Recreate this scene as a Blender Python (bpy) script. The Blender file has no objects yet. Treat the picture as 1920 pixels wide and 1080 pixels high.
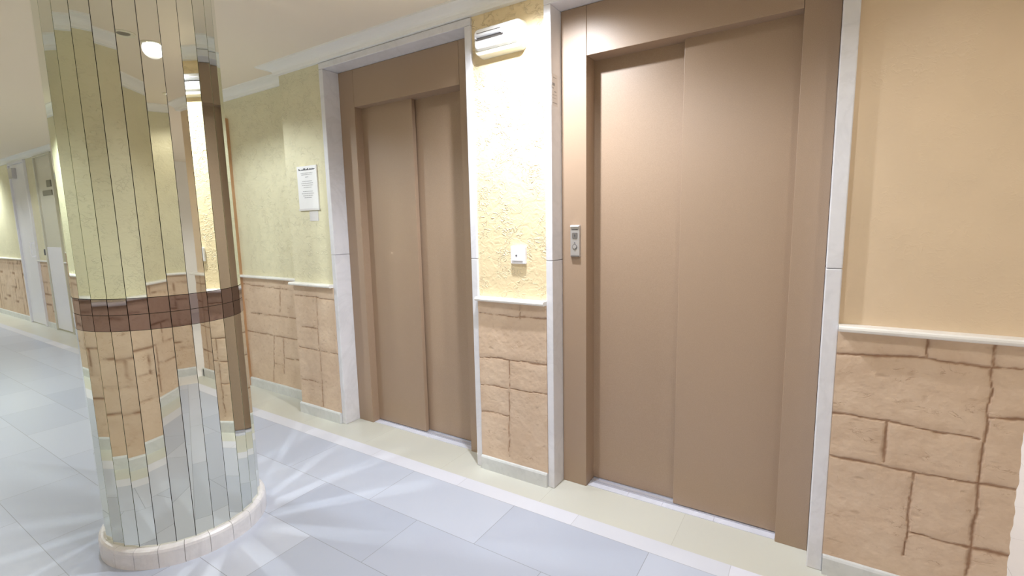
import bpy, bmesh, math, random
from math import radians, cos, sin, pi
from mathutils import Vector, Matrix, noise
random.seed(7)
SC = bpy.context.scene
COL = SC.collection

# ------------------------------------------------------------------ camera
def make_camera():
    yaw, pitch, roll = radians(32.4899), radians(-7.599), radians(-1.1446)
    fw = Vector((-sin(yaw)*cos(pitch), cos(yaw)*cos(pitch), sin(pitch)))
    rt = Vector((cos(yaw), sin(yaw), 0)); up = rt.cross(fw)
    r2 = rt*cos(roll) + up*sin(roll); u2 = -rt*sin(roll) + up*cos(roll)
    cam = bpy.data.cameras.new('camera'); ob = bpy.data.objects.new('camera', cam); COL.objects.link(ob)
    cam.sensor_width = 36; cam.lens = 905.43/1920*36; cam.clip_start = .02; cam.clip_end = 60
    M = Matrix((r2, u2, -fw)).transposed().to_4x4(); M.translation = Vector((2.5536, -1.9564, 1.283))
    ob.matrix_world = M; SC.camera = ob
make_camera()

# ------------------------------------------------------------------ world, exposure
W = bpy.data.worlds.new('world'); SC.world = W; W.use_nodes = True
W.node_tree.nodes['Background'].inputs[0].default_value = (1, .97, .92, 1)
W.node_tree.nodes['Background'].inputs[1].default_value = .3
vs = SC.view_settings
vs.view_transform = 'Standard'; vs.look = 'None'; vs.gamma = 1; vs.use_curve_mapping = False
vs.exposure = 0.46
cy = SC.cycles
cy.max_bounces = 14; cy.diffuse_bounces = 7; cy.glossy_bounces = 7
cy.caustics_reflective = True; cy.blur_glossy = 0.0
cy.sample_clamp_indirect = 120; cy.sample_clamp_direct = 0
cy.use_denoising = True; cy.use_adaptive_sampling = False
cy.use_guiding = True; cy.use_surface_guiding = True; cy.guiding_training_samples = 64; cy.surface_guiding_probability = .65   # lets the mirrored pillar throw its streaks of light on the floor

# measurements (metres)
ZC = 2.305      # ceiling
RAIL = .921     # top of the chair rail
YB = -2.27      # face of the wall opposite the lifts
DJ = .146       # set-back of the left wall
XE = 3.42       # wall on the right, behind the camera's side
PC = (.2615, -1.056)   # pillar centre
# ------------------------------------------------------------------ ceiling spotlights: x, y, power, colour, cone
SPOTS = [   # x, y, power, colour, cone, lamp radius
    (1.50, -.32, 92, (.92, .95, 1.0), 154, .022),
    (1.78, -1.12, 24, (.90, .94, 1), 150, .05),
    (-.68, -.92, 44, (.89, .96, 1), 150, .05),
    (-2.75, -2.02, 80, (.88, 1, .96), 120, .03),
    (-3.2, -1.05, 30, (.89, .95, 1), 150, .05),  # unseen lamp, added to fill the hall beyond the pillar
    (-5.6, -1.05, 30, (.89, .95, 1), 150, .05),  # added fill lamp, continues the hall row
    (-8.3, -1.05, 30, (.89, .95, 1), 150, .05),  # added fill lamp before the white door
    (-8.15, -.12, 70, (.92, 1, .96), 150, .03),
    (-10.6, -1.05, 30, (.89, .95, 1), 150, .05),  # added lamp, raises ambient light at the far end
    (2.95, -1.05, 11, (1, .93, .84), 150, .05),  # added warm lamp, brightens the right side of the hall
    (4.2, 1.5, 90, (.96, .96, 1), 150, .05),
    (1.51, -1.76, 0, (1, 1, 1), 150, .05),
]

# ------------------------------------------------------------------ material helpers
def srgb(r, g, b):
    f = lambda c: (c/255/12.92) if c/255 <= .04045 else ((c/255+.055)/1.055)**2.4
    return (f(r), f(g), f(b), 1)
class NT:
    def __init__(s, name):
        s.m = bpy.data.materials.new(name); s.m.use_nodes = True; s.t = s.m.node_tree
        s.b = s.t.nodes['Principled BSDF']
    def n(s, kind, **kw):
        nd = s.t.nodes.new(kind)
        for k, v in kw.items():
            if k.startswith('i_'):
                nd.inputs[k[2:].replace('_', ' ')].default_value = v
            else: setattr(nd, k, v)
        return nd
    def l(s, a, b): s.t.links.new(a, b)
    def val(s, nd, k, v): nd.inputs[k].default_value = v
    def math(s, op, a, b=None, clamp=False):
        nd = s.n('ShaderNodeMath', operation=op, use_clamp=clamp)
        for i, x in enumerate((a, b)):
            if x is None: continue
            if isinstance(x, (int, float)): nd.inputs[i].default_value = x
            else: s.l(x, nd.inputs[i])
        return nd.outputs[0]
    def mix(s, fac, a, b):
        nd = s.n('ShaderNodeMix', data_type='RGBA')
        for sock, x in ((nd.inputs[0], fac), (nd.inputs[6], a), (nd.inputs[7], b)):
            if isinstance(x, (int, float, tuple)): sock.default_value = x
            else: s.l(x, sock)
        return nd.outputs[2]
    def coord(s): return s.n('ShaderNodeTexCoord').outputs['Object']
    def noise(s, scale, detail=4, rough=.55, vec=None, dist=0):
        nd = s.n('ShaderNodeTexNoise'); nd.inputs['Scale'].default_value = scale
        nd.inputs['Detail'].default_value = detail; nd.inputs['Roughness'].default_value = rough
        nd.inputs['Distortion'].default_value = dist
        s.l(vec if vec is not None else s.coord(), nd.inputs['Vector']); return nd.outputs['Fac']
    def ramp(s, fac, p0, p1, c0=(0, 0, 0, 1), c1=(1, 1, 1, 1)):
        nd = s.n('ShaderNodeValToRGB'); s.l(fac, nd.inputs[0]); e = nd.color_ramp.elements
        e[0].position = p0; e[1].position = p1; e[0].color = c0; e[1].color = c1; return nd.outputs[0]
    def bump(s, h, strength, dist):
        nd = s.n('ShaderNodeBump'); nd.inputs['Strength'].default_value = strength; nd.inputs['Distance'].default_value = dist
        s.l(h, nd.inputs['Height']); s.l(nd.outputs[0], s.b.inputs['Normal'])
    def base(s, c):
        if isinstance(c, tuple): s.b.inputs['Base Color'].default_value = c
        else: s.l(c, s.b.inputs['Base Color'])
    def set(s, rough=.5, metal=0, spec=.5, coat=0):
        s.b.inputs['Roughness'].default_value = rough; s.b.inputs['Metallic'].default_value = metal
        s.b.inputs['Specular IOR Level'].default_value = spec; s.b.inputs['Coat Weight'].default_value = coat
        return s.m

def plain(name, c, rough=.5, metal=0, spec=.5, coat=0):
    t = NT(name); t.base(c); return t.set(rough, metal, spec, coat)

def stucco(name, col, strength=.65):
    t = NT(name); co = t.coord()
    n0 = t.noise(6, 3, .5, co)
    mp = t.n('ShaderNodeMapping'); t.l(co, mp.inputs[0]); mp.inputs['Scale'].default_value = (1, 1, 1.25)
    a = t.noise(30, 2.5, .5, mp.outputs[0], .7)
    ridge = t.math('ABSOLUTE', t.math('SUBTRACT', a, .5))
    r1 = t.ramp(ridge, 0.0, .045, (1, 1, 1, 1), (0, 0, 0, 1))
    msk = t.ramp(t.noise(13, 2, .5, co), .46, .58)
    r1m = t.math('MULTIPLY', r1, msk)
    h = t.math('ADD', t.math('MULTIPLY', r1m, .9), t.math('MULTIPLY', a, .9))
    t.bump(h, strength, .007)
    t.base(t.mix(t.ramp(n0, .3, .7), col, tuple(min(1, c*.95) for c in col[:3])+(1,)))
    return t.set(.36, spec=.42)

def marble(name, c1, c2, rough=.28, scale=5, bumpy=False, seams=None):
    t = NT(name); co = t.coord()
    a = t.noise(scale, 6, .62, co, .8); b = t.noise(scale*4, 4, .6, co, .3)
    v = t.ramp(t.math('ABSOLUTE', t.math('SUBTRACT', t.noise(scale*.55, 5, .6, co, 1.4), .5)), 0, .05, (1, 1, 1, 1), (0, 0, 0, 1))
    c = t.mix(t.ramp(a, .3, .72), c1, c2)
    c = t.mix(t.math('MULTIPLY', b, .25), c, tuple(x*.9 for x in c2[:3])+(1,))
    c = t.mix(t.math('MULTIPLY', v, .14), c, tuple(x*.62 for x in c2[:3])+(1,))
    t.base(c); return t.set(rough)

def dado_mat():
    t = NT('stamped_stone'); co = t.coord()
    at = t.n('ShaderNodeAttribute', attribute_name='stain'); st = at.outputs['Fac']
    a = t.noise(5, 5, .6, co, .5); b = t.noise(24, 5, .65, co, .6)
    c = t.mix(t.ramp(a, .3, .72), srgb(218, 196, 174), srgb(206, 181, 157))
    c = t.mix(t.math('MULTIPLY', t.ramp(b, .5, .75), .25), c, srgb(184, 152, 124))
    wob = t.n('ShaderNodeMapping'); t.l(co, wob.inputs[0]); wob.inputs['Rotation'].default_value = (0, .5, 0); wob.inputs['Scale'].default_value = (1, 1, 1.9)
    cr = t.ramp(t.math('ABSOLUTE', t.math('SUBTRACT', t.noise(13, 4, .6, wob.outputs[0], .8), .5)), .0, .022, (1, 1, 1, 1), (0, 0, 0, 1))
    cr = t.math('MULTIPLY', cr, t.ramp(t.noise(7.5, 3, .6, wob.outputs[0], .3), .56, .66))
    c = t.mix(t.math('MULTIPLY', cr, .55), c, srgb(150, 112, 82))
    c = t.mix(t.math('MULTIPLY', st, .92, True), c, srgb(140, 104, 78))
    t.base(c)
    h = t.math('SUBTRACT', t.math('MULTIPLY', t.noise(44, 5, .65, co, .4), .8), cr)
    t.bump(h, .35, .0025)
    return t.set(.55, spec=.3)

def lift_paint():
    t = NT('bronze_paint'); co = t.coord()
    n = t.n('ShaderNodeTexNoise'); n.inputs['Scale'].default_value = 420; n.inputs['Detail'].default_value = 2; t.l(co, n.inputs['Vector'])
    c = t.mix(t.ramp(n.outputs['Fac'], .3, .7), srgb(158, 135, 114), srgb(168, 145, 124))
    t.base(c); t.bump(n.outputs['Fac'], .25, .0008)
    return t.set(.42, metal=.0, spec=.7)

def floor_mat():
    t = NT('marble_floor'); co = t.coord()
    sep = t.n('ShaderNodeSeparateXYZ'); t.l(co, sep.inputs[0]); X, Y = sep.outputs[0], sep.outputs[1]
    def bricks(ox, oy, w, h, mort, c1, c2, cm, off=.5, bias=0):
        mp = t.n('ShaderNodeMapping'); t.l(co, mp.inputs[0]); mp.inputs['Location'].default_value = (ox, oy, 0)
        b = t.n('ShaderNodeTexBrick', offset=off, squash=1); t.l(mp.outputs[0], b.inputs['Vector'])
        for k, v in (('Scale', 1), ('Brick Width', w), ('Row Height', h), ('Mortar Size', mort), ('Mortar Smooth', .3), ('Bias', bias)):
            b.inputs[k].default_value = v
        b.inputs['Color1'].default_value = c1; b.inputs['Color2'].default_value = c2; b.inputs['Mortar'].default_value = cm
        return b.outputs['Color']
    g1, g2, gm = srgb(176, 184, 202), srgb(191, 198, 214), srgb(140, 145, 156)
    field = bricks(-1.437+.62*20, .22+.31*40, .62, .31, .0013, g1, g2, gm)
    strip = bricks(-1.10+.62*20, .22-.0+.085*0, .62, .5, .0012, srgb(222, 224, 236), srgb(200, 204, 214), srgb(184, 186, 194), 0)
    edge = bricks(-1.52+.60*20, .135+1, .60, 2, .0008, srgb(206, 206, 196), srgb(198, 198, 188), srgb(176, 174, 162), 0)
    # the border runs along the lift wall and, mirrored, along the wall opposite
    near = t.math('MAXIMUM', Y, t.math('SUBTRACT', YB+.012, Y))
    c = t.mix(t.math('GREATER_THAN', near, -.22), field, strip)
    c = t.mix(t.math('GREATER_THAN', near, -.135), c, edge)
    # far part of the hall and the side passage: plain white slabs
    c = t.mix(t.math('GREATER_THAN', X, 3.12), c, bricks(.1+6, .3+6, .6, .3, .001, srgb(232, 230, 230), srgb(226, 224, 224), srgb(196, 194, 194)))
    a = t.noise(2.6, 7, .62, co, .25); b = t.noise(9, 5, .6, co, .1)
    c = t.mix(t.math('MULTIPLY', t.ramp(a, .35, .75), .14), c, srgb(176, 184, 200))
    t.base(c)
    t.base(c); return t.set(.3, spec=.5)

M = dict(
    stucco=stucco('yellow_stucco', srgb(238, 220, 182)),
    stucco_r=stucco('ochre_stucco', srgb(224, 202, 174), .08),
    stucco_l=stucco('straw_stucco', srgb(224, 219, 190), .5),
    ceil=plain('ceiling_paint', srgb(238, 228, 212), .9, spec=.2),
    white=plain('white_plaster', srgb(240, 240, 238), .6),
    marble=marble('white_marble', srgb(233, 234, 241), srgb(221, 222, 229), .3),
    rail=marble('rail_marble', srgb(244, 243, 240), srgb(234, 233, 231), .25),
    base=marble('base_marble', srgb(222, 225, 228), srgb(204, 208, 210), .3, 7),
    thresh=marble('threshold_marble', srgb(226, 229, 244), srgb(206, 210, 224), .3, 5),
    plinth=marble('plinth_marble', srgb(238, 238, 242), srgb(222, 223, 228), .28, 9),
    dado=dado_mat(), lift=lift_paint(), floor=floor_mat(),
    dark=plain('shadow_gap', srgb(38, 32, 28), .8),
    steel=plain('brushed_steel', srgb(206, 208, 220), .3, .45),
    steeld=plain('groove_steel', srgb(110, 110, 116), .35, 1),
    mirror=plain('mirror_glass', (.80, .82, .75, 1), .015, 1),
    bronze=plain('bronze_mirror', (.34, .285, .28, 1), .02, 1),
    backing=plain('mirror_backing', srgb(70, 68, 62), .7),
    wood=None, plastic=plain('white_plastic', srgb(240, 240, 246), .32),
    cream=plain('cream_plastic', srgb(236, 232, 214), .35),
    lens=plain('frosted_lens', srgb(245, 248, 252), .15),
    tube=plain('lamp_tube', srgb(225, 228, 235), .1),
    ink=plain('grey_ink', srgb(160, 160, 164), .8), inkd=plain('dark_ink', srgb(84, 84, 90), .8),
    paper=plain('paper', srgb(232, 232, 234), .7), tape=plain('clear_tape', srgb(214, 212, 214), .3),
    plate=plain('satin_plate', srgb(196, 194, 196), .3, .6), ring=plain('dull_steel', srgb(150, 148, 150), .35, .8),
    door=plain('white_door_paint', srgb(228, 228, 236), .35), sign=plain('grey_sign', srgb(128, 126, 112), .5),
    pane=plain('greige_door_paint', srgb(206, 204, 190), .25), brass=plain('satin_brass', srgb(190, 186, 176), .3, 1),
)
def wood(name, c1, c2, rough=.35):
    t = NT(name); co = t.coord(); mp = t.n('ShaderNodeMapping'); t.l(co, mp.inputs[0]); mp.inputs['Scale'].default_value = (30, 30, 2.2)
    n = t.noise(1.5, 4, .6, mp.outputs[0], 1.2)
    t.base(t.mix(t.ramp(n, .3, .7), c1, c2)); return t.set(rough)
M['wood'] = wood('honey_wood', srgb(204, 164, 126), srgb(184, 142, 104))
M['woodd'] = wood('walnut_wood', srgb(104, 76, 54), srgb(74, 52, 36))
def lampglow():
    t = NT('lit_lamp'); t.base((1, 1, 1, 1)); t.b.inputs['Emission Color'].default_value = (1, .97, .92, 1)
    t.b.inputs['Emission Strength'].default_value = 12; return t.m
M['glow'] = lampglow()

# ------------------------------------------------------------------ mesh helpers
def new(name, bm, mat, parent=None, bevel=0, smooth=False, seg=2):
    me = bpy.data.meshes.new(name)
    bmesh.ops.recalc_face_normals(bm, faces=bm.faces)
    bm.to_mesh(me); bm.free(); me.materials.append(mat)
    ob = bpy.data.objects.new(name, me); COL.objects.link(ob)
    if parent: ob.parent = parent
    if smooth:
        for p in me.polygons: p.use_smooth = True
    if bevel:
        md = ob.modifiers.new('bevel', 'BEVEL'); md.width = bevel; md.segments = seg; md.limit_method = 'ANGLE'
    return ob
def box(bm, x0, x1, y0, y1, z0, z1):
    r = bmesh.ops.create_cube(bm, size=1); vs_ = r['verts']
    for v in vs_:
        v.co = Vector(((x0+x1)/2+v.co.x*(x1-x0), (y0+y1)/2+v.co.y*(y1-y0), (z0+z1)/2+v.co.z*(z1-z0)))
    return vs_
def B(*boxes):
    bm = bmesh.new()
    for b in boxes: box(bm, *b)
    return bm
def empty(name, loc=(0, 0, 0)):
    o = bpy.data.objects.new(name, None); COL.objects.link(o); o.location = loc; o.empty_display_size = .1; return o
def tag(o, label, cat, group=None, kind='thing'):
    o['label'] = label; o['category'] = cat
    if group: o['group'] = group
    if kind: o['kind'] = kind
    return o
def struct(o, label=None):
    o['kind'] = 'structure'
    if label: o['label'] = label
    return o
def extrude_x(bm, prof, x0, x1, m0=None, m1=None):
    """sweep a (y,z) profile from x0 to x1; m0/m1: mitre factor per unit of y"""
    n = len(prof); a = []; b = []
    for (y, z) in prof:
        a.append(bm.verts.new((x0 + (m0*y if m0 else 0), y, z))); b.append(bm.verts.new((x1 + (m1*y if m1 else 0), y, z)))
    for i in range(n): bm.faces.new((a[i], a[(i+1) % n], b[(i+1) % n], b[i]))
    bm.faces.new(a[::-1]); bm.faces.new(b)
def xf(bm, mat): bmesh.ops.transform(bm, matrix=mat, verts=bm.verts); return bm
FLIP = Matrix.Translation((0, YB, 0)) @ Matrix.Rotation(pi, 4, 'Z')     # local y=0 wall facing -y  ->  the wall opposite facing +y
def rounded(bm, x0, x1, z0, z1, y0, y1, r, seg=6, taper=0):
    """rounded rectangle in xz, extruded from y0 (back) to y1 (front, inset by taper)"""
    loops = []
    for y, t in ((y0, 0), (y1, taper)):
        L = []
        for cx, cz, a0 in ((x1-r, z1-r, 0), (x0+r, z1-r, 90), (x0+r, z0+r, 180), (x1-r, z0+r, 270)):
            for k in range(seg+1):
                a = radians(a0+90*k/seg); rr = max(r-t, .0005)
                L.append(bm.verts.new((cx+rr*cos(a), y, cz+rr*sin(a))))
        loops.append(L)
    A, Bq = loops; n = len(A)
    for i in range(n): bm.faces.new((A[i], A[(i+1) % n], Bq[(i+1) % n], Bq[i]))
    bm.faces.new(A[::-1]); bm.faces.new(Bq)
def cyl(bm, p0, p1, r0, r1=None, seg=24):
    r1 = r0 if r1 is None else r1; p0 = Vector(p0); p1 = Vector(p1); d = p1-p0
    q = d.to_track_quat('Z', 'Y').to_matrix().to_4x4(); q.translation = (p0+p1)/2
    bmesh.ops.create_cone(bm, cap_ends=True, segments=seg, radius1=r0, radius2=r1, depth=d.length, matrix=q)

# ------------------------------------------------------------------ shell
struct(new('floor', B((-12.2, 7, YB-.3, 6, -.1, 0)), M['floor']), 'pale grey polished marble floor with white and beige border strips')
struct(new('ceiling', B((-12.2, 7, YB-.3, 6, ZC, ZC+.1)), M['ceil']), 'plain cream painted ceiling')
YW = .012
# lift wall: pier, middle and right blocks, strips over the openings
struct(new('wall_left', B((-12, -.44, DJ, .5, 0, ZC), (-.454, -.037, YW, .5, 0, ZC)), M['stucco_l']), 'straw yellow stucco wall left of the lifts')
struct(new('wall_middle', B((1.10, 1.498, YW, .5, 0, ZC), (-.04, 1.10, YW, .5, 2.245, ZC), (1.498, 2.62, YW, .5, 2.245, ZC)), M['stucco']), 'yellow stucco wall between the two lifts')
struct(new('wall_right', B((2.62, 3.0965, YW+.008, 4.0, 0, ZC)), M['stucco_r']), 'ochre stucco wall right of the wide lift')
struct(new('wall_shaft', B((-.04, 2.62, .5, .52, 0, ZC)), M['dark']))
struct(new('wall_back', B((-12, XE+.2, YB-.2, YB-.012, 0, ZC)), M['stucco_l']), 'yellow stucco wall opposite the lifts')
struct(new('wall_side', B((XE+.012, XE+.2, YB, -.45, 0, ZC)), M['stucco_l']), 'ochre wall across the hall end')
struct(new('wall_end', B((-12.2, -12, YB-.2, .5, 0, ZC)), M['stucco_l']))
struct(new('wall_passage', B((3.0, 7, 4.0, 4.2, 0, ZC), (6.8, 7, -.65, 4.0, 0, ZC), (XE+.2, 7, -.65, -.45, 0, ZC)), M['white']))

# ------------------------------------------------------------------ stamped stone dado
def seg_dist(p, a, b):
    ax, az = a; bx, bz = b; dx, dz = bx-ax, bz-az; L = dx*dx+dz*dz
    t = 0 if L == 0 else max(0, min(1, ((p[0]-ax)*dx+(p[1]-az)*dz)/L))
    return math.hypot(p[0]-ax-t*dx, p[1]-az-t*dz)
def dado(name, x0, x1, z0, z1, lines, res, base=.004, mat4=None, ragged=False, label=None, seed=0, gw=1.0):
    segs = []
    for pl in lines:
        for a, b in zip(pl[:-1], pl[1:]): segs.append((a, b))
    nx = max(2, int((x1-x0)/res)); nz = max(2, int((z1-z0)/res))
    cells = {}
    cs = .08
    for s in segs:
        (ax, az), (bx, bz) = s
        for i in range(int(math.floor((min(ax, bx)-.05)/cs)), int(math.floor((max(ax, bx)+.05)/cs))+1):
            for j in range(int(math.floor((min(az, bz)-.05)/cs)), int(math.floor((max(az, bz)+.05)/cs))+1):
                cells.setdefault((i, j), []).append(s)
    bm = bmesh.new(); lay = bm.verts.layers.float.new('stain'); G = []
    for j in range(nz+1):
        row = []
        for i in range(nx+1):
            x = x0+(x1-x0)*i/nx; z = z0+(z1-z0)*j/nz
            wx = x + .0022*noise.noise((x*80+seed, 1, z*80)) + .005*noise.noise((x*18+seed, 3, z*18)); wz = z + .0022*noise.noise((x*80+seed, 6, z*80)) + .006*noise.noise((x*14+seed, 9, z*14))
            d = min([seg_dist((wx, wz), *s) for s in cells.get((int(math.floor(x/cs)), int(math.floor(z/cs))), [])] or [1])
            w = .0032*gw*(.45 + 1.5*abs(noise.noise((x*9+seed, 5.5, z*9))) + .6*abs(noise.noise((x*45, 1.5, z*45))))
            g = math.exp(-(d/w)**2); soft = math.exp(-(d/.016)**2)
            n1 = noise.fractal((x*7+seed, 2.2, z*7), .9, 2.1, 4); n2 = noise.fractal((x*28+seed, 7.7, z*28), .8, 2.1, 3)
            gash = max(0, noise.noise((x*26+11+seed, 4, z*48))-.46)*2.8      # short chisel marks
            h = .0022*n1 + .0009*n2 - .0045*g - .0016*soft - .0012*min(1, gash)
            y = -base - max(-.004, h)
            xx = x
            if ragged and i >= nx-1: xx += .004*noise.noise((9, 3, z*30)) + .004*noise.noise((2, 8, z*9))
            v = bm.verts.new((xx, y, z)); v[lay] = max(0, min(1, g*.9 + .12*soft + .3*min(1, gash) + max(0, -.12*n1-.03)))
            row.append(v)
        G.append(row)
    for j in range(nz):
        for i in range(nx): bm.faces.new((G[j][i], G[j][i+1], G[j+1][i+1], G[j+1][i]))
    edge = [G[0][i] for i in range(nx+1)] + [G[j][nx] for j in range(1, nz+1)] + [G[nz][i] for i in range(nx-1, -1, -1)] + [G[j][0] for j in range(nz-1, 0, -1)]
    back = [bm.verts.new((v.co.x, .02, v.co.z)) for v in edge]; n = len(edge)
    for i in range(n): bm.faces.new((edge[i], back[i], back[(i+1) % n], edge[(i+1) % n]))
    bm.faces.new(back)
    if mat4 is not None: xf(bm, mat4)
    ob = new(name, bm, M['dado'], smooth=False)
    return struct(ob, label)
def stamp(x0, x1, ph=0):
    """the mould's own pattern repeated: one row scheme, uprights at its offsets"""
    L = [[(x0, .832), (x1, .832)]]; P = .62; x = x0-P+ph
    while x < x1+P:
        c = lambda v: max(x0, min(x1, v)); H = lambda a, b, z, z2=None: L.append([(c(x+a), z), (c(x+b), z2 or z+.004)]) if c(x+a) < c(x+b) else None
        V = lambda a, za, zb: L.append([(x+a, za), (x+a+.006, zb)]) if x0 < x+a < x1 else None
        H(0, .38, .608); H(0, .48, .455); H(.38, .62, .68); H(.24, .47, .236); H(.38, .62, .462); H(.47, .62, .25); H(0, .24, .31)
        V(.24, .832, .90); V(.385, .10, .90); V(.15, .46, .608); V(.24, .10, .452); V(.0, .46, .832); V(.52, .25, .46)
        x += P
    return L
R_L = [[(2.62,.820),(2.858,.832),(3.001,.827),(3.10,.830)],[(2.62,.605),(2.772,.610),(2.894,.600),(3.001,.598)],[(2.624,.451),(2.838,.449),(3.007,.450),(3.10,.457)],
 [(3.016,.674),(3.10,.680)],[(2.856,.236),(3.008,.234),(3.10,.241)],[(2.860,.91),(2.859,.832)],[(3.013,.91),(3.016,.674),(3.012,.456),(3.011,.235),(3.007,.05)],
 [(2.775,.606),(2.775,.465)],[(2.855,.449),(2.853,.235),(2.85,.152)]]
M_L = [[(1.10,.836),(1.349,.834),(1.50,.840)],[(1.355,.91),(1.353,.827)],[(1.10,.607),(1.50,.615)],[(1.10,.460),(1.50,.469)],[(1.10,.311),(1.276,.322)],[(1.285,.611),(1.272,.099)]]
B_L = [[(-1.38,.462),(-.649,.455),(-.44,.452)],[(-.847,.846),(-.874,.656)],[(-1.278,.613),(-.657,.622)],[(-.976,.462),(-1.038,.085)],[(-.855,.456),(-.888,.169)],
 [(-.855,.292),(-.637,.306)],[(-1.010,.231),(-.895,.231)],[(-1.38,.844),(-.690,.827)],[(-.64,.06),(-.63,.455)]]
F_L = [[(-.391,.617),(-.226,.616)],[(-.44,.468),(-.028,.465)],[(-.44,.240),(-.216,.244)],[(-.213,.832),(-.228,.481)],[(-.215,.483),(-.225,.08)],[(-.44,.829),(-.227,.828),(-.028,.820)]]
DZ0, DZ1 = .07, RAIL-.02
T = lambda y: Matrix.Translation((0, y, 0))
dado('trim_1', 2.6245, 3.0965, DZ0, DZ1, R_L, .004, ragged=True, label='stamped stone dado right of the wide lift', seed=1, gw=1.25)
dado('trim_2', 1.103, 1.4955, DZ0, DZ1, M_L, .005, label='stamped stone dado between the lifts', seed=4, gw=.8)
dado('trim_3', -.454, -.037, DZ0, DZ1, F_L, .006, label='stamped stone dado on the projecting pier', seed=8, gw=.9)
dado('trim_4', -1.352, -.44, DZ0, DZ1, B_L, .007, mat4=T(DJ), label='stamped stone dado on the set-back wall', seed=12, gw=.9)
dado('trim_5', -12, -7.09, DZ0, DZ1, stamp(-12, -7.09), .03, mat4=T(DJ), label='stamped stone dado at the far end of the hall', seed=3, gw=2)
dado('trim_6', -6.38, -5.98, DZ0, DZ1, stamp(-6.38, -5.98), .02, mat4=T(DJ), seed=5, gw=2)
dado('trim_7', -5.35, -2.55, DZ0, DZ1, stamp(-5.35, -2.55), .02, mat4=T(DJ), seed=6, gw=2)
dado('trim_8', -3.4, 7., DZ0, DZ1, stamp(-3.4, 7., .2), .0125, mat4=FLIP, label='stamped stone dado on the wall opposite the lifts', seed=22, gw=1.3)
ROT_E = Matrix.Translation((XE, 0, 0)) @ Matrix.Rotation(-pi/2, 4, 'Z')      # local -y faces -x
dado('trim_9', .45, 2.27, DZ0, DZ1, stamp(.45, 2.27, .1), .0125, mat4=ROT_E, label='stamped stone dado across the hall end', seed=31, gw=1.3)

# ------------------------------------------------------------------ chair rails and skirtings
def rail_bm(x0, x1):
    bm = bmesh.new(); extrude_x(bm, [(.03, RAIL-.020), (-.026, RAIL-.020), (-.032, RAIL-.016), (-.034, RAIL-.010), (-.032, RAIL-.004), (-.026, RAIL), (.03, RAIL)], x0, x1); return bm
def base_bm(x0, x1, cuts=()):
    bm = bmesh.new(); xs = [x0]+[c for c in cuts if x0 < c < x1]+[x1]
    for a, b in zip(xs[:-1], xs[1:]):
        extrude_x(bm, [(.03, 0), (-.016, 0), (-.016, .064), (-.012, .071), (-.006, .0735), (.03, .0735)], a+.0006, b-.0006)
    return bm
IDT = Matrix.Identity(4)
n_ = 10
for nm, x0, x1, mt, lab in (('right', 2.6245, 3.135, IDT, 'right of the wide lift'), ('middle', 1.103, 1.4955, IDT, 'between the lifts'), ('pier', -.466, -.037, IDT, 'on the projecting pier'),
                       ('left', -1.362, -.44, T(DJ), 'on the set-back wall'), ('far', -12, -7.09, T(DJ), 'added for fill light at the far end of the hall'), ('recess', -6.38, -5.98, T(DJ), 'between the far doors'),
                       ('hall', -5.35, -2.55, T(DJ), 'behind the mirrored pillar'), ('back', -3.4, 12, FLIP, 'opposite the lifts'), ('side', .45, 2.27, ROT_E, 'across the hall end')):
    struct(new('trim_%d' % n_, xf(rail_bm(x0, x1), mt), M['rail']), 'white marble chair rail '+lab); n_ += 1
    cuts = [-1.16, -.97, -.80, -.66, -.25] if nm in ('left', 'pier') else [x0+.4*k for k in range(1, 40)] if nm in ('back', 'far', 'hall') else []
    struct(new('baseboard_'+nm, xf(base_bm(x0, x1, cuts), mt), M['base']), 'pale marble skirting '+lab)
# return of rail and skirting at the free end by the passage
struct(new('trim_%d' % n_, B((3.09, 3.13, .031, 4, RAIL-.02, RAIL)), M['rail'])); n_ += 1
struct(new('baseboard_passage', B((3.09, 3.108, -.016, 4, 0, .0735)), M['base']))

# ------------------------------------------------------------------ cornice
ZW = 2.2566
def cornice_prof(o=0):
    p = [(.03, ZW), (-.014, ZW), (-.016, ZW+.006)]
    for k in range(7):
        a = radians(90*k/6); p.append((-.018-.058*(1-cos(a)), ZW+.008+.030*sin(a)))
    p += [(-.090, ZC-.008), (-.092, ZC), (.03, ZC)]
    return p
def cornice(x0, x1, mt, lab, m0=None, m1=None):
    global n_
    bm = bmesh.new(); extrude_x(bm, cornice_prof(), x0, x1, m0, m1)
    struct(new('trim_%d' % n_, xf(bm, mt), M['white']), lab); n_ += 1
cornice(-.454, 3.1, IDT, 'white coved cornice above the lifts', m0=1)
cornice(-12, -.454, T(DJ), 'white coved cornice on the set-back wall')
bm = bmesh.new(); extrude_x(bm, cornice_prof(), 0, -DJ, -1, 0)    # the short return of the jog
struct(new('trim_%d' % n_, xf(bm, Matrix.Translation((-.454, 0, 0)) @ Matrix.Rotation(-pi/2, 4, 'Z')), M['white']), 'short white cornice return at the wall step'); n_ += 1
cornice(-XE-.0, 12, FLIP, 'white coved cornice on the wall opposite')
cornice(.45, 2.27, ROT_E, 'white coved cornice across the hall end')

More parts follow.
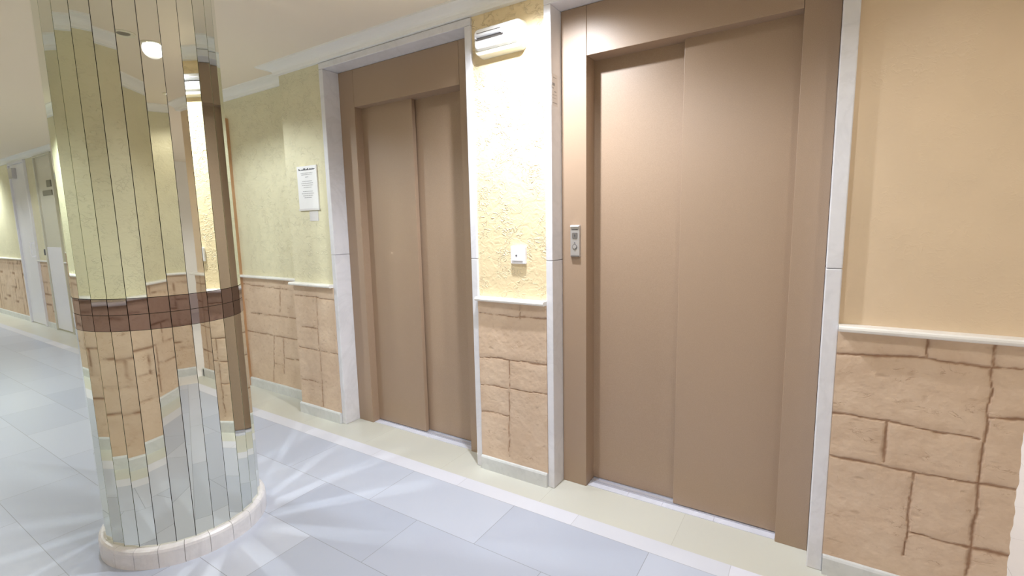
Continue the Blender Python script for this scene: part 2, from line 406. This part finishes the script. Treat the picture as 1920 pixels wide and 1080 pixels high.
# ------------------------------------------------------------------ marble surrounds of the two lifts
def surround(num, a0, a1, b0, b1, zs, depth, lab):
    zt = zs+.036; zj = 1.11
    bm = B((a0, a1, 0, depth+.01, 0, zj-.0008), (a0, a1, 0, depth+.01, zj+.0008, zs), (b0, b1, 0, depth+.01, 0, zj-.0008), (b0, b1, 0, depth+.01, zj+.0008, zs), (a0, b1, 0, depth+.01, zs+.0006, zt))
    struct(new('trim_%d' % num, bm, M['marble'], bevel=.0035), lab)
surround(n_, -.037, 0, 1.065, 1.103, 2.2177, .111, 'white marble surround of the narrow lift opening'); n_ += 1
surround(n_, 1.4953, 1.5294, 2.5775, 2.6245, 2.2096, .099, 'white marble surround of the wide lift opening'); n_ += 1

# ------------------------------------------------------------------ lifts
def lift(name, L, Lo, Ro, Rr, zt, zh, y, leaf_front, leaf_back, seam, front_left, label):
    root = empty(name, ((L+Rr)/2, y, 0)); tag(root, label, 'elevator', 'pair of elevator doorways')
    o = root.location.copy()
    def part(nm, bm, mat, bevel=.0015, par=root):
        ob = new(nm, bm, mat, par, bevel)
        off = o if par is root else Vector((0, 0, 0))
        xf_ = Matrix.Translation(-o)
        ob.data.transform(xf_); return ob
    g = .0012
    part('frame_stile', B((L+g, Lo-g, y, y+.14, .0, zt-g)), M['lift'])
    part('frame_stile', B((Ro+g, Rr-g, y, y+.14, .0, zt-g)), M['lift'])
    part('header_panel', B((Lo, Ro, y, y+.14, zh, zt-g)), M['lift'])
    fl = (Lo-.02, seam) if front_left else (seam, Ro+.02)
    bk = (seam-.06, Ro+.02) if front_left else (Lo-.02, seam+.06)
    part('door_leaf', B((fl[0], fl[1], leaf_front, leaf_front+.028, .008, zh+.03)), M['lift'], .002)
    part('door_leaf', B((bk[0], bk[1], leaf_back, leaf_back+.028, .008, zh+.03)), M['lift'], .002)
    s = bmesh.new()
    y0 = y+.048
    for k, (a, b, z) in enumerate(((0, .006, .006), (.006, .014, .001), (.014, .030, .005), (.030, .040, .001), (.040, .052, .006), (.052, .062, .001), (.062, .16, .004))):
        box(s, Lo, Ro, y0+a, y0+b, -.02, z)
    part('door_sill', s, M['steel'], 0)
    part('threshold_stone', B(*[(a+.0006, b-.0006, y+.012, y0-.001, -.02, .003) for a, b in zip([Lo, Lo+.2, Lo+.36, Lo+.58], [Lo+.2, Lo+.36, Lo+.58, Ro])]), M['thresh'], 0)
    return root, part
lift('elevator_doorway', 0, .1324, .939, 1.065, 2.2177, 2.0, .111, .166, .203, .547, True, 'bronze painted lift doorway on the left, beside the notice sheet')
E2, part2 = lift('elevator_doorway', 1.5294, 1.6536, 2.4658, 2.5775, 2.2096, 2.0018, .099, .154, .191, 2.0543, False, 'wide bronze painted lift doorway with a call button plate')
# call plate on the left stile
bm = bmesh.new(); rounded(bm, 1.576, 1.625, 1.124, 1.271, .0995, .088, .004, 4, .002)
cp = part2('call_plate', bm, M['plate'], .001)
def sub(nm, bm, mat, par, bevel=0):
    ob = new(nm, bm, mat, par, bevel); ob.data.transform(Matrix.Translation(-E2.location)); return ob
bm = bmesh.new(); rounded(bm, 1.5785, 1.6225, 1.262, 1.270, .089, .0815, .003, 4, .001); sub('top_cap', bm, M['plastic'], cp)  # white plastic cap at the upper end of the plate
bm = bmesh.new()
for k in range(7): box(bm, 1.586+k*.0043, 1.5892+k*.0043, .0872, .0885, 1.2475, 1.2515)
sub('plate_lettering', bm, M['inkd'], cp)
bm = bmesh.new(); rounded(bm, 1.5865, 1.6145, 1.208, 1.236, .089, .0855, .005, 4, .001); sub('floor_display', bm, M['ring'], cp)
def tri(bm, cx, cz, w, h, y0, y1, up=True):
    s = 1 if up else -1
    a = [(cx-w, cz-s*h), (cx+w, cz-s*h), (cx, cz+s*h)]
    f = [bm.verts.new((x, y0, z)) for x, z in a]; b = [bm.verts.new((x, y1, z)) for x, z in a]
    bm.faces.new(f); bm.faces.new(b[::-1])
    for i in range(3): bm.faces.new((f[i], b[i], b[(i+1) % 3], f[(i+1) % 3]))
bm = bmesh.new(); tri(bm, 1.6005, 1.219, .0032, .006, .0845, .0858, False); box(bm, 1.5995, 1.6015, .0845, .0858, 1.222, 1.230); sub('arrow_mark', bm, M['inkd'], cp)
bm = bmesh.new(); cyl(bm, (1.6, .089, 1.171), (1.6, .0855, 1.171), .0125, .012, 32); sub('button_ring', bm, M['ring'], cp)
bm = bmesh.new(); cyl(bm, (1.6, .089, 1.171), (1.6, .0835, 1.171), .009, .0085, 32); cb = sub('call_button', bm, M['plate'], cp)
bm = bmesh.new(); tri(bm, 1.6, 1.1895, .004, .003, .0868, .0882, True); sub('arrow_mark', bm, M['inkd'], cp)
bm = bmesh.new(); rounded(bm, 1.579, 1.622, 1.1245, 1.132, .089, .0855, .003, 4, .001); sub('end_cap', bm, M['ring'], cp)

# ------------------------------------------------------------------ emergency light between the lifts
EL = empty('emergency_light', (1.277, 0, 2.115)); tag(EL, 'white rounded emergency light on the yellow wall between the lifts', 'light')
def p_el(nm, bm, mat, bevel=0, par=EL):
    ob = new(nm, bm, mat, par, bevel); ob.data.transform(Matrix.Translation((-1.277, 0, -2.115))); return ob
bm = bmesh.new(); rounded(bm, 1.142, 1.412, 2.052, 2.180, .014, -.030, .034, 8, .006); p_el('housing', bm, M['cream'], .002)
bm = bmesh.new(); rounded(bm, 1.150, 1.404, 2.076, 2.174, -.030, -.044, .026, 8, .008); cv = p_el('diffuser', bm, M['lens'], .002)
bm = bmesh.new(); rounded(bm, 1.164, 1.318, 2.118, 2.152, -.0435, -.0455, .008, 5, 0); p_el('lamp_recess', bm, M['ring'], 0)
bm = bmesh.new(); cyl(bm, (1.172, -.050, 2.137), (1.310, -.050, 2.137), .0085, None, 20); p_el('lamp_tube', bm, M['tube'])
for xa in (1.166, 1.309): p_el('lamp_holder', B((xa, xa+.007, -.056, -.043, 2.125, 2.149)), M['plastic'], .001)

# ------------------------------------------------------------------ switch
SWT = empty('light_switch', (1.347, 0, 1.134)); tag(SWT, 'white square light switch with a dark pilot dot below the emergency light', 'switch')
def p_sw(nm, bm, mat, bevel=0, par=SWT):
    ob = new(nm, bm, mat, par, bevel); ob.data.transform(Matrix.Translation((-1.347, 0, -1.134))); return ob
p_sw('switch_plate', B((1.306, 1.388, -.004, .014, 1.092, 1.176)), M['plastic'], .003)
rk = p_sw('rocker', B((1.316, 1.374, -.010, -.003, 1.106, 1.164)), M['plastic'], .002)
bm = bmesh.new(); cyl(bm, (1.342, -.0095, 1.132), (1.342, -.0112, 1.132), .0042, None, 16); p_sw('pilot_dot', bm, M['inkd'], 0, rk)

# ------------------------------------------------------------------ notices
NS = empty('notice_sheet', (-.228, 0, 1.535)); tag(NS, 'white printed notice sheet taped to the pier left of the lift', 'notice')
def p_ns(nm, bm, mat):
    ob = new(nm, bm, mat, NS); ob.data.transform(Matrix.Translation((.228, 0, -1.535))); return ob
def lines_bm(cx, y, rows, h, rnd, th=.0006):
    bm = bmesh.new()
    for z, w in rows:
        x = cx-w/2
        while x < cx+w/2:
            l = rnd.uniform(.006, .018); e = min(x+l, cx+w/2); box(bm, x, e, y-th, y, z-h/2, z+h/2); x = e+.0028
    return bm
rnd = random.Random(3)
p_ns('paper_sheet', B((-.327, -.129, .0035, .0115, 1.398, 1.672)), M['paper'])
for rows in ([(1.628, .12), (1.618, .11), (1.603, .03)], [(1.577, .10), (1.564, .12), (1.551, .11), (1.538, .08)], [(1.513, .10), (1.500, .125), (1.487, .10), (1.474, .075)]):
    p_ns('printed_text', lines_bm(-.228, .0035, rows, .0032, rnd), M['ink'])
bm = bmesh.new(); x = -.308
while x < -.150:
    w = rnd.uniform(.003, .009); box(bm, x, x+w, .0029, .0035, 1.648, 1.648+rnd.choice([.001, .002, .004, .007, .010])); x += w+rnd.choice([0, 0, .002])
box(bm, -.308, -.150, .0029, .0035, 1.6455, 1.648)
p_ns('skyline_drawing', bm, M['inkd'])
p_ns('tape_strip', B((-.332, -.124, .0028, .0036, 1.392, 1.404)), M['tape'])
tag(new('small_slip', B((-.236, -.148, .0095, .0118, 1.325, 1.388)), M['tape']), 'small pale slip stuck below the notice sheet', 'notice')
ST = empty('inspection_sticker', (1.5294, .04, 1.86)); tag(ST, 'narrow printed sticker on the marble jamb of the wide lift', 'sticker')
def p_st(nm, bm, mat):
    ob = new(nm, bm, mat, ST); ob.data.transform(Matrix.Translation((-1.5294, -.04, -1.86))); return ob
p_st('sticker_film', B((1.5290, 1.5301, .008, .062, 1.795, 1.930)), M['tape'])
bm = bmesh.new()
for z, y0, y1, h in ((1.915, .02, .05, .003), (1.886, .012, .036, .012), (1.870, .012, .022, .006), (1.856, .03, .05, .004), (1.842, .014, .052, .002), (1.828, .014, .05, .002), (1.808, .012, .056, .004)):
    y = y0
    while y < y1: e = min(y+.005, y1); box(bm, 1.5300, 1.5305, y, e, z-h/2, z+h/2); y = e+.002
    if z in (1.870, 1.808): p_st('printed_text', bm, M['ink']); bm = bmesh.new()
bm.free()

# ------------------------------------------------------------------ mirrored pillar
PL = empty('mirrored_pillar', (PC[0], PC[1], 0)); tag(PL, 'round pillar clad in tall mirror strips with a bronze band and marble foot', 'pillar')
NF, RM, OFF = 28, .283, -5.6
ZP = .078; ZB0, ZB1, ZBM = .925, 1.043, .984
st = 2*pi/NF
def strip(nm, k, z0, z1, mat, tilt, dr=0, gap=.0011):
    a0 = radians(OFF)+k*st; am = a0+st/2
    ap = (RM+dr)*cos(st/2); hw = RM*sin(st/2)-gap
    bm = bmesh.new(); vs_ = box(bm, -.004, 0, -hw, hw, z0, z1)
    bmesh.ops.transform(bm, matrix=Matrix.Translation((ap*cos(am), ap*sin(am), 0)) @ Matrix.Rotation(am+tilt, 4, 'Z'), verts=bm.verts)
    return new(nm, bm, mat, PL)
rt = random.Random(5)
tilts = [radians(rt.uniform(-.5, .5)) for _ in range(NF)]
tilts[0] = -.03
for k in range(NF):
    strip('mirror_strip', k, ZB1+.001, ZC, M['mirror'], tilts[k])
    strip('mirror_strip', k, ZP, ZB0-.001, M['mirror'], tilts[k])
    strip('bronze_tile', k, ZBM+.001, ZB1-.001, M['bronze'], tilts[k], .0015)
    strip('bronze_tile', k, ZB0+.001, ZBM-.001, M['bronze'], tilts[k], .0015)
bm = bmesh.new(); cyl(bm, (0, 0, .01), (0, 0, ZC), RM*cos(st/2)-.003, None, 64); new('column_core', bm, M['backing'], PL)
# foot: curved marble tiles with a rounded upper edge
bm = bmesh.new(); NT_ = 22; prof = [(.262, .0), (.3045, .0), (.3045, .062), (.302, .072), (.295, .078), (.288, .0795), (.262, .0795)]
for k in range(NT_):
    a0 = 2*pi*k/NT_+.11; a1 = 2*pi*(k+1)/NT_+.11; gp = .0028; sgs = 5; rows = []
    for s in range(sgs+1):
        a = a0+gp+(a1-a0-2*gp)*s/sgs; rows.append([bm.verts.new((r*cos(a), r*sin(a), z)) for r, z in prof])
    for s in range(sgs):
        for i in range(len(prof)): j = (i+1) % len(prof); bm.faces.new((rows[s][i], rows[s][j], rows[s+1][j], rows[s+1][i]))
    bm.faces.new(rows[0]); bm.faces.new(rows[-1][::-1])
pf = new('marble_foot', bm, M['plinth'], PL)
bm = bmesh.new(); cyl(bm, (0, 0, 0), (0, 0, .060), .3022, .3022, 96); new('foot_grout', bm, plain('grout', srgb(120, 116, 110), .9), PL)

# ------------------------------------------------------------------ wooden doorway behind the pillar, far doors
def xdoor(num, x0, x1, zt, leaf, frame, fw_, lab, y=DJ, ajar=0):
    root = empty('door_%d' % num, ((x0+x1)/2, y, 0)); struct(root, lab)
    def p(nm, bm, mat, bevel=.002, par=root):
        ob = new(nm, bm, mat, par, bevel); ob.data.transform(Matrix.Translation((-(x0+x1)/2, -y, 0))); return ob
    p('door_frame', B((x0, x0+fw_, y-.03, y+.05, 0, zt), (x1-fw_, x1, y-.03, y+.05, 0, zt), (x0+fw_, x1-fw_, y-.03, y+.05, zt-fw_, zt)), frame, .004)
    lf = p('door_leaf', B((x0+fw_, x1-fw_, y-.008, y+.03, .008, zt-fw_)), leaf)
    return root, p, lf
_, pd, lf = xdoor(1, -2.43, -1.352, 2.13, M['wood'], M['wood'], .075, 'honey wood framed doorway mostly hidden behind the mirrored pillar')
bm = bmesh.new(); cyl(bm, (-1.56, .10, 1.02), (-1.56, .14, 1.02), .012, None, 16); cyl(bm, (-1.56, .10, 1.02), (-1.66, .10, 1.02), .008, None, 16); pd('door_handle', bm, M['brass'], 0, lf)
_, pd, lf = xdoor(2, -7.09, -6.38, 2.25, M['door'], M['door'], .03, 'narrow white door at the far left end of the hall')
bm = bmesh.new(); box(bm, -6.47, -6.45, .085, .10, .96, 1.16); box(bm, -6.47, -6.45, .10, .14, .96, .98); box(bm, -6.47, -6.45, .10, .14, 1.14, 1.16); pd('door_handle', bm, M['plastic'], 0, lf)
pd('door_closer', B((-6.97, -6.80, .09, .14, 2.03, 2.17)), M['plate'], .004, lf)
_, pd, lf = xdoor(3, -5.98, -5.35, 2.25, M['pane'], M['pane'], .02, 'pale door beside the far white one, partly behind the pillar')
pd('kick_panel', B((-5.955, -5.375, DJ-.014, DJ, .02, 1.10)), M['door'])
# wall plates between the far doors
g = 'grey signs on the far wall'
tag(new('wall_sign', B((-5.62, -5.47, .128, .1375, 1.85, 1.93)), M['sign']), 'small square grey sign on the far wall, the upper one', 'sign', g)
tag(new('wall_sign', B((-5.80, -5.47, .128, .1375, 1.75, 1.81)), M['sign']), 'wide grey sign on the far wall below the square one', 'sign', g)
tag(new('push_button', B((-6.08, -5.99, .125, DJ, .99, 1.07)), M['inkd'], bevel=.004), 'small dark push button on the far wall beside the white door', 'button')

# ------------------------------------------------------------------ ceiling spotlights
def disc_ring():
    bm = bmesh.new(); prof = [(.030, -.002), (.044, -.007), (.052, -.006), (.055, 0), (.030, 0)]
    N = 32; rows = [[bm.verts.new((r*cos(2*pi*k/N), r*sin(2*pi*k/N), z)) for r, z in prof] for k in range(N)]
    for k in range(N):
        for i in range(len(prof)-1): bm.faces.new((rows[k][i], rows[(k+1) % N][i], rows[(k+1) % N][i+1], rows[k][i+1]))
    return bm
where = ['above the wall between the lifts', 'over the floor in front of the wide lift', 'beside the mirrored pillar', 'by the wall opposite the lifts, left of the pillar',
         'added for fill light in the middle of the hall beyond the pillar', 'added for fill light over the hall near the low white panel', 'added for fill light over the hall in front of the white door', 'close to the far wall beside the white door',
         'added for fill light at the far end of the hall', 'added for warm fill light near the end wall of the hall', 'in the side passage', 'switched off, over the floor by the opposite wall']
for i, (x, y, pw, colr, cone, rad) in enumerate(SPOTS):
    root = empty('ceiling_spotlight', (x, y, ZC)); tag(root, 'small round recessed ceiling spotlight '+where[i], 'light', 'recessed ceiling spotlights')
    new('trim_ring', disc_ring(), M['cream'], root, smooth=True)
    bm = bmesh.new(); cyl(bm, (0, 0, -.003), (0, 0, 0), .030, None, 24); new('lamp_glass', bm, M['glow' if pw else 'ring'], root)
    if not pw: continue
    ld = bpy.data.lights.new('spot', 'SPOT'); ld.energy = pw; ld.color = colr; ld.spot_size = radians(cone); ld.spot_blend = 1.0 if i in (0, 3, 7) else .35; ld.shadow_soft_size = rad
    lo = bpy.data.objects.new('spot_lamp', ld); COL.objects.link(lo); lo.parent = root; lo.location = (0, 0, -.03)
